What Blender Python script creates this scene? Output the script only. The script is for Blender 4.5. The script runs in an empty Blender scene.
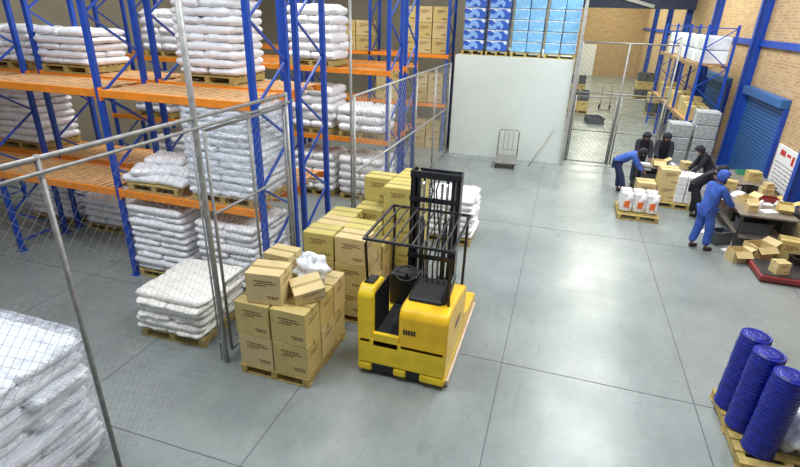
import bpy, bmesh, math, random
from mathutils import Vector, Matrix, noise
C = bpy.context.scene.collection
R = random.Random(11)
PI = math.pi
CAMH = 4.5
try:
    bpy.context.scene.view_settings.view_transform = 'Standard'
except Exception:
    pass

# ---------------------------------------------------------------- materials
def mat(name, col, rough=.5, metal=0., var=.12, scale=6., bump=0., bscale=30., stretch=None, spec=.5):
    m = bpy.data.materials.new(name); m.use_nodes = True
    nt = m.node_tree; b = nt.nodes['Principled BSDF']
    tc = nt.nodes.new('ShaderNodeTexCoord')
    n = nt.nodes.new('ShaderNodeTexNoise'); n.inputs['Scale'].default_value = scale; n.inputs['Detail'].default_value = 5
    nt.links.new(tc.outputs['Object'], n.inputs['Vector'])
    r = nt.nodes.new('ShaderNodeValToRGB')
    r.color_ramp.elements[0].position = .3; r.color_ramp.elements[1].position = .7
    c = Vector(col)
    r.color_ramp.elements[0].color = (*(c*(1-var)), 1)
    r.color_ramp.elements[1].color = (*[min(1, x*(1+var)) for x in c], 1)
    nt.links.new(n.outputs['Fac'], r.inputs['Fac']); nt.links.new(r.outputs['Color'], b.inputs['Base Color'])
    b.inputs['Roughness'].default_value = rough; b.inputs['Metallic'].default_value = metal
    b.inputs['Specular IOR Level'].default_value = spec
    if bump:
        n2 = nt.nodes.new('ShaderNodeTexNoise'); n2.inputs['Scale'].default_value = bscale; n2.inputs['Detail'].default_value = 3; n2.inputs['Distortion'].default_value = .8 if stretch else 0
        if stretch:
            mp = nt.nodes.new('ShaderNodeMapping'); mp.inputs['Scale'].default_value = stretch; mp.inputs['Rotation'].default_value = (0, 0, .6)
            nt.links.new(tc.outputs['Object'], mp.inputs[0]); nt.links.new(mp.outputs[0], n2.inputs['Vector'])
        else: nt.links.new(tc.outputs['Object'], n2.inputs['Vector'])
        bp = nt.nodes.new('ShaderNodeBump'); bp.inputs['Strength'].default_value = bump; bp.inputs['Distance'].default_value = .03 if stretch else .02
        nt.links.new(n2.outputs['Fac'], bp.inputs['Height']); nt.links.new(bp.outputs['Normal'], b.inputs['Normal'])
    return m

M = {}
M['blue'] = mat('rack_blue', (.012, .065, .40), .4, var=.15)
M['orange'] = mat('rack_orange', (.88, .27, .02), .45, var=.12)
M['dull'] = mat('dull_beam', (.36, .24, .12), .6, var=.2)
M['slat'] = mat('deck_wood', (.60, .34, .14), .7, var=.25, scale=9)
M['wood'] = mat('pallet_wood', (.46, .34, .11), .75, var=.3, scale=8)
M['sack'] = mat('white_sack', (.89, .89, .91), .28, var=.07, scale=4, bump=.6, bscale=3.5, stretch=(1, 2.4, .6))
M['sackw'] = mat('wrapped_sack', (.88, .91, .97), .17, var=.08, scale=4, bump=.75, bscale=4, stretch=(1, 2.6, .6))
M['sackc'] = mat('cream_sack', (.90, .88, .81), .32, var=.07, scale=5, bump=.6, bscale=3.5, stretch=(1, 2.4, .6))
M['carton'] = mat('kraft_carton', (.58, .445, .165), .6, var=.10, scale=4)
M['carton2'] = mat('pale_carton', (.63, .49, .235), .65, var=.10, scale=4)
M['carton3'] = mat('olive_carton', (.56, .47, .14), .6, var=.10, scale=4)
M['tape'] = mat('tan_tape', (.38, .29, .10), .25, var=.05)
M['print'] = mat('brown_print', (.16, .05, .025), .7, var=.1)
M['yellow'] = mat('truck_yellow', (.88, .61, .018), .36, var=.16, scale=4)
M['yellow2'] = mat('truck_deep_yellow', (.88, .53, .014), .36, var=.14, scale=4)
M['paleedge'] = mat('pale_edge', (.62, .50, .42), .5, var=.15)
M['black'] = mat('black_paint', (.012, .012, .014), .42, var=.3)
M['mast'] = mat('mast_paint', (.025, .025, .03), .32, metal=.3, var=.4, scale=12)
M['rubber'] = mat('rubber', (.02, .02, .02), .8, var=.3)
M['steel'] = mat('dark_steel', (.07, .07, .075), .35, metal=.5, var=.3)
M['galv'] = mat('galvanised', (.28, .275, .26), .5, metal=.4, var=.2, scale=12)
M['galvl'] = mat('galvanised_light', (.42, .42, .40), .45, metal=.4, var=.2, scale=12)
M['chrome'] = mat('chrome', (.7, .7, .7), .15, metal=1, var=.05)
M['cream'] = mat('cream_wall', (.36, .32, .23), .8, var=.12, scale=1)
M['passage'] = mat('passage_wall', (.50, .53, .40), .8, var=.1, scale=1)
M['offwhite'] = mat('office_white', (.68, .74, .70), .6, var=.04, scale=1)
M['drum'] = mat('blue_drum', (.005, .014, .26), .3, var=.35, scale=14, bump=.5, bscale=40)
M['drumtop'] = mat('blue_drum_top', (.008, .022, .30), .35, var=.3, scale=14, bump=.6, bscale=30)
M['band'] = mat('white_band', (.82, .88, .92), .3, var=.1)
M['navy'] = mat('navy', (.03, .04, .09), .6, var=.3)
M['shutter'] = mat('shutter_blue', (.03, .12, .34), .45, var=.12)
M['skin'] = mat('skin', (.20, .10, .06), .55, var=.08)
M['coat_blue'] = mat('blue_overall', (.04, .10, .42), .8, var=.3, scale=9, bump=.6, bscale=12)
M['coat_black'] = mat('black_clothes', (.012, .013, .022), .85, var=.3)
M['jeans'] = mat('dark_trousers', (.02, .03, .09), .85, var=.2)
M['white'] = mat('plain_white', (.82, .82, .82), .5, var=.05)
M['silver'] = mat('silver_wrap', (.42, .45, .47), .3, metal=.3, var=.3, scale=14, bump=.6)
M['red'] = mat('dark_red', (.24, .03, .03), .5, var=.2)
M['redprint'] = mat('red_print', (.55, .04, .03), .6, var=.2)
M['orangep'] = mat('orange_plastic', (.8, .16, .02), .4)
M['tabletop'] = mat('table_top', (.20, .17, .14), .5, var=.2)
M['green'] = mat('green_plastic', (.05, .30, .16), .5)
M['grey'] = mat('grey_plastic', (.08, .085, .10), .5, var=.2)

def ramp_mat(name, cols, scale, rough=.3):
    m = bpy.data.materials.new(name); m.use_nodes = True
    nt = m.node_tree; b = nt.nodes['Principled BSDF']; L = nt.links.new
    tc = nt.nodes.new('ShaderNodeTexCoord'); v = nt.nodes.new('ShaderNodeTexVoronoi'); v.inputs['Scale'].default_value = scale
    L(tc.outputs['Object'], v.inputs['Vector'])
    r = nt.nodes.new('ShaderNodeValToRGB'); r.color_ramp.interpolation = 'CONSTANT'
    el = r.color_ramp.elements; el[0].color = (*cols[0], 1); el[1].position = 1/len(cols); el[1].color = (*cols[1], 1)
    for k in range(2, len(cols)):
        e = el.new(k/len(cols)); e.color = (*cols[k], 1)
    sp = nt.nodes.new('ShaderNodeSeparateColor'); L(v.outputs['Color'], sp.inputs[0]); L(sp.outputs[0], r.inputs['Fac'])
    L(r.outputs['Color'], b.inputs['Base Color']); b.inputs['Roughness'].default_value = rough
    return m
M['packb'] = ramp_mat('pale_blue_pack', [(.26, .56, .84), (.18, .46, .80), (.38, .66, .88), (.22, .50, .82)], 10)
M['packd'] = ramp_mat('mixed_blue_pack', [(.03, .10, .50), (.05, .16, .62), (.70, .80, .92), (.04, .12, .55), (.25, .45, .85)], 11)

def film_mat():
    m = bpy.data.materials.new('clear_film'); m.use_nodes = True
    nt = m.node_tree; L = nt.links.new; b = nt.nodes['Principled BSDF']; out = nt.nodes['Material Output']
    b.inputs['Base Color'].default_value = (.84, .88, .97, 1); b.inputs['Roughness'].default_value = .12
    tc = nt.nodes.new('ShaderNodeTexCoord'); mp = nt.nodes.new('ShaderNodeMapping'); mp.inputs['Scale'].default_value = (1, 1, 3.0)
    mp.inputs['Rotation'].default_value = (.5, .4, 0)
    n = nt.nodes.new('ShaderNodeTexNoise'); n.inputs['Scale'].default_value = 3.2; n.inputs['Detail'].default_value = 4; n.inputs['Distortion'].default_value = 1.5
    L(tc.outputs['Object'], mp.inputs[0]); L(mp.outputs[0], n.inputs['Vector'])
    bp = nt.nodes.new('ShaderNodeBump'); bp.inputs['Strength'].default_value = .85; bp.inputs['Distance'].default_value = .07
    L(n.outputs['Fac'], bp.inputs['Height']); L(bp.outputs[0], b.inputs['Normal'])
    mr = nt.nodes.new('ShaderNodeMapRange'); mr.inputs[1].default_value = .38; mr.inputs[2].default_value = .64; mr.inputs[3].default_value = .10; mr.inputs[4].default_value = .6
    L(n.outputs['Fac'], mr.inputs[0])
    tr = nt.nodes.new('ShaderNodeBsdfTransparent'); mx = nt.nodes.new('ShaderNodeMixShader')
    L(mr.outputs[0], mx.inputs[0]); L(tr.outputs[0], mx.inputs[1]); L(b.outputs[0], mx.inputs[2]); L(mx.outputs[0], out.inputs['Surface'])
    return m
M['film'] = film_mat()

def floor_mat():
    m = bpy.data.materials.new('concrete_floor'); m.use_nodes = True
    nt = m.node_tree; b = nt.nodes['Principled BSDF']; L = nt.links.new
    tc = nt.nodes.new('ShaderNodeTexCoord')
    n = nt.nodes.new('ShaderNodeTexNoise'); n.inputs['Scale'].default_value = .55; n.inputs['Detail'].default_value = 8; n.inputs['Roughness'].default_value = .6
    L(tc.outputs['Object'], n.inputs['Vector'])
    r = nt.nodes.new('ShaderNodeValToRGB'); r.color_ramp.elements[0].position = .3; r.color_ramp.elements[1].position = .7
    r.color_ramp.elements[0].color = (.195, .222, .216, 1); r.color_ramp.elements[1].color = (.300, .330, .320, 1)
    L(n.outputs['Fac'], r.inputs['Fac'])
    n2 = nt.nodes.new('ShaderNodeTexNoise'); n2.inputs['Scale'].default_value = 9; n2.inputs['Detail'].default_value = 8; n2.inputs['Roughness'].default_value = .7
    L(tc.outputs['Object'], n2.inputs['Vector'])
    mx = nt.nodes.new('ShaderNodeMixRGB'); mx.blend_type = 'OVERLAY'; mx.inputs[0].default_value = .22
    L(r.outputs['Color'], mx.inputs[1]); L(n2.outputs['Fac'], mx.inputs[2])
    # scuffs: thin dark streaks along the aisle
    mp = nt.nodes.new('ShaderNodeMapping'); mp.inputs['Scale'].default_value = (5, .5, 1); mp.inputs['Rotation'].default_value = (0, 0, .25)
    n4 = nt.nodes.new('ShaderNodeTexNoise'); n4.inputs['Scale'].default_value = 1.2; n4.inputs['Detail'].default_value = 6; n4.inputs['Distortion'].default_value = 1.4
    L(tc.outputs['Object'], mp.inputs[0]); L(mp.outputs[0], n4.inputs['Vector'])
    ms = nt.nodes.new('ShaderNodeMapRange'); ms.inputs[1].default_value = .62; ms.inputs[2].default_value = .74; ms.inputs[3].default_value = 0; ms.inputs[4].default_value = .35
    L(n4.outputs['Fac'], ms.inputs[0])
    mx2 = nt.nodes.new('ShaderNodeMixRGB'); mx2.inputs[2].default_value = (.13, .14, .14, 1)
    L(ms.outputs[0], mx2.inputs[0]); L(mx.outputs[0], mx2.inputs[1])
    n3 = nt.nodes.new('ShaderNodeTexNoise'); n3.inputs['Scale'].default_value = 1.0; n3.inputs['Detail'].default_value = 4
    L(tc.outputs['Object'], n3.inputs['Vector'])
    rr = nt.nodes.new('ShaderNodeMapRange'); rr.inputs[1].default_value = .3; rr.inputs[2].default_value = .7; rr.inputs[3].default_value = .22; rr.inputs[4].default_value = .36
    L(n3.outputs['Fac'], rr.inputs[0]); L(rr.outputs[0], b.inputs['Roughness'])
    L(mx2.outputs[0], b.inputs['Base Color'])
    return m
M['floor'] = floor_mat()
M['joint'] = mat('floor_joint', (.09, .095, .10), .8, var=.2)

def brick_mat():
    m = bpy.data.materials.new('brick'); m.use_nodes = True
    nt = m.node_tree; b = nt.nodes['Principled BSDF']; L = nt.links.new
    tc = nt.nodes.new('ShaderNodeTexCoord'); sp = nt.nodes.new('ShaderNodeSeparateXYZ'); cb = nt.nodes.new('ShaderNodeCombineXYZ')
    L(tc.outputs['Object'], sp.inputs[0])
    ad = nt.nodes.new('ShaderNodeMath'); ad.operation = 'ADD'; L(sp.outputs['X'], ad.inputs[0]); L(sp.outputs['Y'], ad.inputs[1])
    L(ad.outputs[0], cb.inputs['X']); L(sp.outputs['Z'], cb.inputs['Y'])
    br = nt.nodes.new('ShaderNodeTexBrick'); br.inputs['Scale'].default_value = 1
    br.inputs['Brick Width'].default_value = .23; br.inputs['Row Height'].default_value = .085; br.inputs['Mortar Size'].default_value = .012
    br.inputs['Color1'].default_value = (.42, .21, .10, 1); br.inputs['Color2'].default_value = (.54, .34, .15, 1); br.inputs['Mortar'].default_value = (.44, .38, .26, 1)
    L(cb.outputs[0], br.inputs['Vector']); L(br.outputs['Color'], b.inputs['Base Color'])
    b.inputs['Roughness'].default_value = .9
    return m
M['brick'] = brick_mat()

# ---------------------------------------------------------------- mesh builder
class MB:
    def __init__(s): s.v = []; s.f = []
    def box(s, x0, x1, y0, y1, z0, z1):
        return s.hexa([(x0,y0,z0),(x1,y0,z0),(x1,y1,z0),(x0,y1,z0),(x0,y0,z1),(x1,y0,z1),(x1,y1,z1),(x0,y1,z1)])
    def hexa(s, p):
        b = len(s.v); s.v += [tuple(q) for q in p]
        s.f += [tuple(b+i for i in f) for f in ((0,3,2,1),(4,5,6,7),(0,1,5,4),(1,2,6,5),(2,3,7,6),(3,0,4,7))]
        return s
    def bar(s, p0, p1, w, d, up=(0,0,1)):
        p0 = Vector(p0); p1 = Vector(p1); t = (p1-p0).normalized(); u = Vector(up)
        if abs(t.dot(u)) > .98: u = Vector((0,1,0))
        a = t.cross(u).normalized()*w/2; c = t.cross(a).normalized()*d/2
        return s.hexa([p0-a-c, p0+a-c, p0+a+c, p0-a+c, p1-a-c, p1+a-c, p1+a+c, p1-a+c])
    def tube(s, pts, r, n=8):
        pts = [Vector(p) for p in pts]; b = len(s.v)
        for i, p in enumerate(pts):
            t = (pts[min(i+1, len(pts)-1)]-pts[max(i-1, 0)]).normalized()
            u = Vector((0,0,1)) if abs(t.z) < .9 else Vector((0,1,0))
            a = t.cross(u).normalized(); c = t.cross(a).normalized()
            for k in range(n):
                q = 2*PI*k/n; s.v.append(tuple(p+(a*math.cos(q)+c*math.sin(q))*r))
        for i in range(len(pts)-1):
            for k in range(n):
                s.f.append((b+i*n+k, b+i*n+(k+1)%n, b+(i+1)*n+(k+1)%n, b+(i+1)*n+k))
        s.f.append(tuple(b+k for k in range(n))[::-1]); s.f.append(tuple(b+(len(pts)-1)*n+k for k in range(n)))
        return s
    def lathe(s, prof, c=(0,0,0), n=24):
        b = len(s.v)
        for r, z in prof:
            for k in range(n):
                q = 2*PI*k/n; s.v.append((c[0]+r*math.cos(q), c[1]+r*math.sin(q), c[2]+z))
        for i in range(len(prof)-1):
            for k in range(n):
                s.f.append((b+i*n+k, b+i*n+(k+1)%n, b+(i+1)*n+(k+1)%n, b+(i+1)*n+k))
        s.f.append(tuple(b+k for k in range(n))[::-1]); s.f.append(tuple(b+(len(prof)-1)*n+k for k in range(n)))
        return s
    def prismx(s, prof, x0, x1):
        b = len(s.v); n = len(prof)
        for x in (x0, x1):
            for y, z in prof: s.v.append((x, y, z))
        s.f.append(tuple(b+k for k in range(n))[::-1]); s.f.append(tuple(b+n+k for k in range(n)))
        for k in range(n): s.f.append((b+k, b+(k+1)%n, b+n+(k+1)%n, b+n+k))
        return s
    def ell(s, c, r, n=14, m=9, nz=0., seed=0):
        b = len(s.v)
        for i in range(m+1):
            th = PI*(.02+.96*i/m)
            for k in range(n):
                q = 2*PI*k/n
                d = Vector((math.sin(th)*math.cos(q), math.sin(th)*math.sin(q), -math.cos(th)))
                f = 1+nz*noise.noise(d*2.2+Vector((seed, 0, 0)))
                s.v.append((c[0]+r[0]*d.x*f, c[1]+r[1]*d.y*f, c[2]+r[2]*d.z*f))
        for i in range(m):
            for k in range(n):
                s.f.append((b+i*n+k, b+i*n+(k+1)%n, b+(i+1)*n+(k+1)%n, b+(i+1)*n+k))
        s.f.append(tuple(b+k for k in range(n))[::-1]); s.f.append(tuple(b+m*n+k for k in range(n)))
        return s
    def build(s, name, m, parent=None, smooth=False, bevel=0., segs=2, loc=None):
        me = bpy.data.meshes.new(name); me.from_pydata(s.v, [], s.f); me.update()
        bm = bmesh.new(); bm.from_mesh(me); bmesh.ops.recalc_face_normals(bm, faces=bm.faces); bm.to_mesh(me); bm.free()
        me.materials.append(m)
        if smooth:
            for p in me.polygons: p.use_smooth = True
        o = bpy.data.objects.new(name, me); C.objects.link(o)
        if parent: o.parent = parent
        if loc: o.location = loc
        if bevel:
            md = o.modifiers.new('bevel', 'BEVEL'); md.width = bevel; md.segments = segs; md.limit_method = 'ANGLE'
            if segs > 2:
                for p in me.polygons: p.use_smooth = True
                wn = o.modifiers.new('wn', 'WEIGHTED_NORMAL')
        return o

def thing(name, label, cat, loc=(0,0,0), rotz=0, group=None):
    o = bpy.data.objects.new(name, None); C.objects.link(o); o.empty_display_size = .1
    o.location = loc; o.rotation_euler = (0,0,rotz); o['label'] = label; o['category'] = cat
    if group: o['group'] = group
    return o
def tag(o, label, cat, group=None):
    o['label'] = label; o['category'] = cat
    if group: o['group'] = group
    return o
def struct(o): o['kind'] = 'structure'; return o
USED = set()
def dup(root, loc, rotz=0, label=None, group=None, scale=None):
    if root.name not in USED:
        USED.add(root.name); r = root
    else:
        r = root.copy(); C.objects.link(r)
        for ch in list(root.children):
            c = ch.copy(); C.objects.link(c); c.parent = r
            for g in ch.children:
                d = g.copy(); C.objects.link(d); d.parent = c
    r.location = loc; r.rotation_euler = (0,0,rotz)
    if scale: r.scale = scale
    else: r.scale = (1,1,1)
    if label: r['label'] = label
    if group: r['group'] = group
    elif 'group' in r: del r['group']
    return r

# ---------------------------------------------------------------- camera
th, ph, ro, F = math.radians(23.6), math.radians(17.1), math.radians(1.75), 500.
fw = Vector((-math.sin(ph)*math.cos(th), math.cos(ph)*math.cos(th), -math.sin(th)))
rt = Vector((math.cos(ph), math.sin(ph), 0)); up = rt.cross(fw)
cr = rt*math.cos(ro)+up*math.sin(ro); cu = -rt*math.sin(ro)+up*math.cos(ro)
cam = bpy.data.cameras.new('camera'); co = bpy.data.objects.new('camera', cam); C.objects.link(co)
mw = Matrix((cr, cu, -fw)).transposed().to_4x4(); mw.translation = Vector((0,0,CAMH)); co.matrix_world = mw
cam.sensor_width = 36; cam.lens = 36*F/800; cam.clip_end = 200
bpy.context.scene.camera = co

# ---------------------------------------------------------------- shell
XR, YB = 5.75, 50.
struct(MB().box(-15, XR, -3, YB, -.12, 0).build('floor', M['floor']))
j = MB()
for x in (-12.6, -10.13, -7.66, -5.19, -2.72, -.27, 2.2, 4.65): j.box(x-.005, x+.005, -3, YB, 0, .002)
for y in (.5, 3.25, 6.0, 11.4, 16.8, 22.2, 27.6, 33, 38.4, 43.8): j.box(-15, XR, y-.005, y+.005, 0, .0025)
struct(j.build('trim_1', M['joint']))
struct(MB().box(-15.2, -15, -3, 24, 0, 8).build('wall_left', M['cream']))
struct(MB().box(-15, -.2, 23.6, 23.8, 0, 8).build('wall_back', M['cream']))
struct(MB().box(-.2, 0, 23.6, YB, 0, 8).build('wall_passage', M['passage']))
struct(MB().box(XR, XR+.25, -3, YB, 0, 8).build('wall_right', M['brick']))
struct(MB().box(-.2, XR, YB, YB+.2, 0, 8).build('wall_end', M['brick']))
struct(MB().box(.8, 2.2, YB-.08, YB-.01, 0, 2.6).build('door_1', M['white']))
struct(MB().box(-3.62, .2, 17.45, 17.6, 0, 3.26).build('wall_office', M['offwhite']))
struct(MB().box(.05, .2, 17.6, 23.6, 0, 3.26).build('wall_officeside', M['offwhite']))
struct(MB().box(-3.62, .2, 17.45, 23.6, 3.26, 3.34).build('ceiling', M['offwhite']))
struct(MB().box(XR-.09, XR, -3, YB, 3.92, 4.1).build('trim_2', M['blue']))
for i, y in enumerate((7.8, 13.7, 19.6, 25.5, 31.4, 37.3, 43.2)):
    m = MB(); m.box(XR-.3, XR-.28, y-.09, y+.09, 0, 8).box(XR-.02, XR-.001, y-.09, y+.09, 0, 8).box(XR-.28, XR-.02, y-.01, y+.01, 0, 8)
    struct(m.build('trim_%d' % (i+3), M['blue']))
for i, y in enumerate((25.5, 31.4, 37.3, 43.2)):
    struct(MB().box(.0, .2, y-.1, y+.1, 0, 8).build('trim_%d' % (i+20), M['blue']))
struct(MB().box(0, XR, 30.9, 31.1, 5.15, 8).build('wall_lintel', M['navy']))
struct(MB().bar((.4, 30.8, 6.1), (3.8, 30.8, 5.25), .06, .16).build('trim_30', M['galvl']))
def shutter(n, y0, y1, z1):
    m = MB(); z = .03
    while z < z1:
        m.box(XR-.06, XR-.02, y0, y1, z, z+.08); z += .1
    m.box(XR-.035, XR-.001, y0, y1, 0, z1)
    d = struct(m.build('door_%d' % n, M['shutter']))
    MB().box(XR-.24, XR-.001, y0-.08, y1+.08, z1, z1+.24).build('shutter_housing', M['shutter'], d, bevel=.02)
    for y in (y0-.05, y1+.05): MB().box(XR-.12, XR-.001, y-.05, y+.05, 0, z1).build('guide_rail', M['blue'], d)
shutter(2, 16.0, 19.2, 2.5)
shutter(3, 21.6, 24.8, 2.5)

# ---------------------------------------------------------------- racks
LEV = (1.65, 3.3)
def rack(label, xs, dep, loc, rotz=0, top=5.8, levels=LEV, deck='slat', beam='orange'):
    t = thing('pallet_rack', label, 'storage rack', loc, rotz, None)
    for x in xs:
        for y in (.04, dep-.04):
            m = MB()
            m.box(x-.045, x+.045, y-.035, y-.03, 0, top).box(x-.045, x-.04, y-.03, y+.035, 0, top).box(x+.04, x+.045, y-.03, y+.035, 0, top)
            up_ = m.build('upright_post', M['blue'], t)
            MB().box(x-.08, x+.08, y-.07, y+.07, 0, .01).build('foot_plate', M['blue'], up_)
        m = MB(); z = .2; k = 0
        while z+.6 < top:
            a, b = (.06, dep-.06) if k % 2 else (dep-.06, .06)
            m.bar((x, a, z), (x, b, z+.6), .035, .03); z += .6; k += 1
        m.bar((x, .06, .2), (x, dep-.06, .2), .035, .03).bar((x, .06, z), (x, dep-.06, z), .035, .03)
        m.build('bracing', M['blue'], t)
    for a, b in zip(xs[:-1], xs[1:]):
        for z in levels:
            for y in (.02, dep-.02):
                bm_ = MB().box(a+.047, b-.047, y-.025, y+.025, z-.12, z).build('beam', M[beam], t, bevel=.006)
                MB().box(a+.04, a+.05, y-.04, y+.04, z-.17, z+.03).build('end_bracket', M[beam], bm_)
                MB().box(b-.05, b-.04, y-.04, y+.04, z-.17, z+.03).build('end_bracket', M[beam], bm_)
            m = MB(); x = a+.1
            while x < b-.15:
                m.box(x, x+.1, .045, dep-.045, z-.025, z+R.uniform(-.006, -.001)); x += .135
            for y in (dep*.35, dep*.65): m.box(a+.06, b-.06, y-.03, y+.03, z-.07, z-.026)
            m.build('slat_deck', M[deck], t)
    return t
XA = [-12.57, -9.77, -6.97, -4.17]; X0 = -4.17
rack('nearest blue and orange pallet rack, front row facing the cage fence', [x-X0 for x in XA], 1.05, (X0, 6.25, 0))
rack('pallet rack standing back to back behind the nearest rack', [x-X0 for x in XA], 1.05, (X0, 7.55, 0))
rack('second row pallet rack across the aisle, full of white sacks', [0, -2.8, -5.6, -8.4], 1.05, (-3.95, 11.5, 0))
rack('pallet rack back to back behind the second row rack', [0, -2.8, -5.6, -8.4], 1.05, (-3.95, 12.8, 0))
rack('farthest pallet rack left of the white office wall', [0, -2.8, -5.6, -8.4], 1.05, (-3.95, 17.6, 0))
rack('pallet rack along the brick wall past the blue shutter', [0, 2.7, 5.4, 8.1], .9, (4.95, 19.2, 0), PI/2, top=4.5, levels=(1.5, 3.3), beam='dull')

# ---------------------------------------------------------------- pallets
def make_pallet():
    t = thing('pallet', '', 'pallet')
    m = MB()
    for k in range(7): y = -.55+k*.1667; m.box(-.5, .5, y, y+.1, .118, .138)
    m.build('deck_boards', M['wood'], t)
    for x in (-.45, 0, .45): MB().box(x-.04, x+.04, -.55, .55, .02, .118).build('stringer', M['wood'], t)
    m = MB()
    for y in (-.55, -.05, .45): m.box(-.5, .5, y, y+.1, 0, .02)
    m.build('bottom_boards', M['wood'], t)
    return t
PAL = make_pallet()
def pallet(x, y, z, what, rz=0, s=(1,1,1)):
    return dup(PAL, (x, y, z), rz, 'wooden pallet under '+what, None, s)

# ---------------------------------------------------------------- sacks
def sack_mesh(name, m, seed, L=1., W=1., T=1.):
    nx, ny = 24, 18; v = []; f = []
    def ridge(p): return 1-2*abs(noise.noise(p))
    def P(i, jj, top):
        u = -1+2*i/nx; w = -1+2*jj/ny
        u = math.sin(u*PI/2)*.5+u*.5; w = math.sin(w*PI/2)*.5+w*.5
        h = (max(0, 1-abs(u)**8)**.40)*(max(0, 1-abs(w)**8)**.40)
        k = 1-.06*(abs(u)**6)*(abs(w)**6)
        pinch = 1+.06*noise.noise(Vector((u*2+seed, w*2, 3)))+.03*noise.noise(Vector((u*6+seed, w*6, 8)))
        x = u*.5*k*pinch; y = w*.5*k*pinch
        nz = noise.noise(Vector((u*1.8+seed*7, w*1.8, top*3.3)))*.24+(ridge(Vector((u*2.4+seed*3, w*2.4, top*2)))-.5)*.13+noise.noise(Vector((u*6+seed*5, w*5, top*2)))*.08
        z = .5+(h*.5*(1 if top else -1))+nz*h*(.9 if top else .3)
        return (x*L, y*W, max(0, z*T))
    idx = {}
    for top in (0, 1):
        for i in range(nx+1):
            for jj in range(ny+1):
                if top and (i in (0, nx) or jj in (0, ny)): idx[top, i, jj] = idx[0, i, jj]; continue
                idx[top, i, jj] = len(v); v.append(P(i, jj, top))
    for i in range(nx):
        for jj in range(ny):
            q = [(i, jj), (i+1, jj), (i+1, jj+1), (i, jj+1)]
            f.append(tuple(idx[1, a, b] for a, b in q)); f.append(tuple(idx[0, a, b] for a, b in q[::-1]))
    me = bpy.data.meshes.new(name); me.from_pydata(v, [], f); me.update()
    for p in me.polygons: p.use_smooth = True
    me.materials.append(m); return me
SM = {k: [sack_mesh('sack', M[k], 3.1*s+1) for s in range(8)] for k in ('sack', 'sackw', 'sackc')}
def sack(kind, x, y, z, L, W, T, rz, label, group=None, tilt=(0,0)):
    o = bpy.data.objects.new('sack', R.choice(SM[kind])); C.objects.link(o)
    o.location = (x, y, z); o.scale = (L, W, T); o.rotation_euler = (tilt[0], tilt[1], rz)
    return tag(o, label, 'sack', group)
ORD = ['bottom', 'second', 'third', 'fourth', 'fifth', 'sixth', 'seventh', 'eighth', 'ninth', 'tenth', 'eleventh', 'twelfth']
def stack(x, y, z, n, desc, t=.14, w=1.08, d=1.02, kind='sack', rz=0, col='white', loose=.02, pal=True):
    if pal: pallet(x, y, z, desc, rz, (w/1.04, d/1.14, 1))
    zz = z+(.14 if pal else 0)
    ca, sa = math.cos(rz), math.sin(rz)
    for k in range(n):
        lay = 'topmost' if k == n-1 else ORD[k]
        ox, oy = R.uniform(-loose, loose), R.uniform(-loose, loose)
        for s in (-1, 1):
            if k % 2 == 0: lx, ly, L, W = s*w*.25, 0, w*.5, d
            else: lx, ly, L, W = 0, s*d*.25, w, d*.5
            lx += ox+R.uniform(-loose, loose)*.4; ly += oy+R.uniform(-loose, loose)*.4
            sack(kind, x+lx*ca-ly*sa, y+lx*sa+ly*ca, zz+k*t, L*R.uniform(.98, 1.06), W*R.uniform(.98, 1.06), t*R.uniform(1.02, 1.14), rz+R.uniform(-.025, .025)*loose*50+R.choice((0, PI)),
                 '%s sack, %s layer, %s' % (col, lay, desc), desc)

stack(-6.33, 6.8, 0, 10, 'floor stack of nearest rack beside middle upright', t=.125, w=1.15, d=1.05)
stack(-4.95, 6.8, 0, 9, 'floor stack of nearest rack behind fence post', t=.13, w=1.15, d=1.05)
stack(-4.90, 6.8, 1.65, 12, 'tall wrapped stack on first shelf, nearest rack', t=.115, w=1.2, d=1.05, kind='sackw', col='film wrapped', loose=.012)
stack(-5.95, 8.1, 3.3, 10, 'tall stack on upper shelf behind nearest rack', t=.135, w=1.15)
stack(-9.15, 8.1, 3.3, 5, 'low upper shelf stack, nearer the blue upright', t=.13, w=1.25)
stack(-10.6, 8.1, 3.3, 5, 'low upper shelf stack at far upper left', t=.13, w=1.25)
stack(-9.0, 8.1, 0, 4, 'low floor stack in left bay of rear rack', t=.15)
stack(-10.5, 8.1, 0, 6, 'taller floor stack at left edge, rear rack', t=.15, w=1.2)
stack(-10.9, 8.1, 1.65, 7, 'first shelf stack at left edge, rear rack', t=.15, w=1.2)
g = 'loose sacks on the first shelf of the nearest rack'
pallet(-6.25, 6.8, 1.65, 'the loose sacks on the first shelf of the nearest rack', 0, (1, .92, 1))
for k, (dx, dy, dz, rz, tl) in enumerate([(-.3,-.22,0,.1,0),(.28,-.2,0,-.15,0),(-.28,.28,0,.2,0),(.25,.27,0,0,0),(-.2,-.15,.12,.5,0),(.3,.0,.12,-.3,0),(-.1,.1,.24,.2,0)]):
    sack('sack', -6.25+dx, 6.8+dy, 1.79+dz, .72, .55, .135, rz, 'slumped white sack, %s of the loose pile beside the wrapped stack' % ('topmost' if k == 6 else 'upper layer' if k > 3 else 'bottom layer'), g)
for x, z, n, w in [(-4.66, 0, 5, 'on floor, right end'), (-6.02, 0, 5, 'on floor, second from right'), (-7.4, 0, 4, 'on floor, third from right'), (-8.8, 0, 5, 'on floor, fourth from right'), (-10.6, 0, 5, 'on floor, left bay'),
                   (-4.66, 1.65, 3, 'first shelf, right end'), (-6.02, 1.65, 5, 'first shelf, second from right'), (-7.5, 1.65, 5, 'first shelf, third from right'), (-8.85, 1.65, 5, 'first shelf, fourth from right'), (-10.9, 1.65, 5, 'first shelf, left bay'),
                   (-5.95, 3.3, 6, 'upper shelf, second from right'), (-8.7, 3.3, 5, 'upper shelf, middle bay'), (-10.3, 3.3, 5, 'upper shelf, left bay')]:
    stack(x, 12.0, z, n, 'second row rack stack '+w, t=.2, w=1.2)

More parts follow.
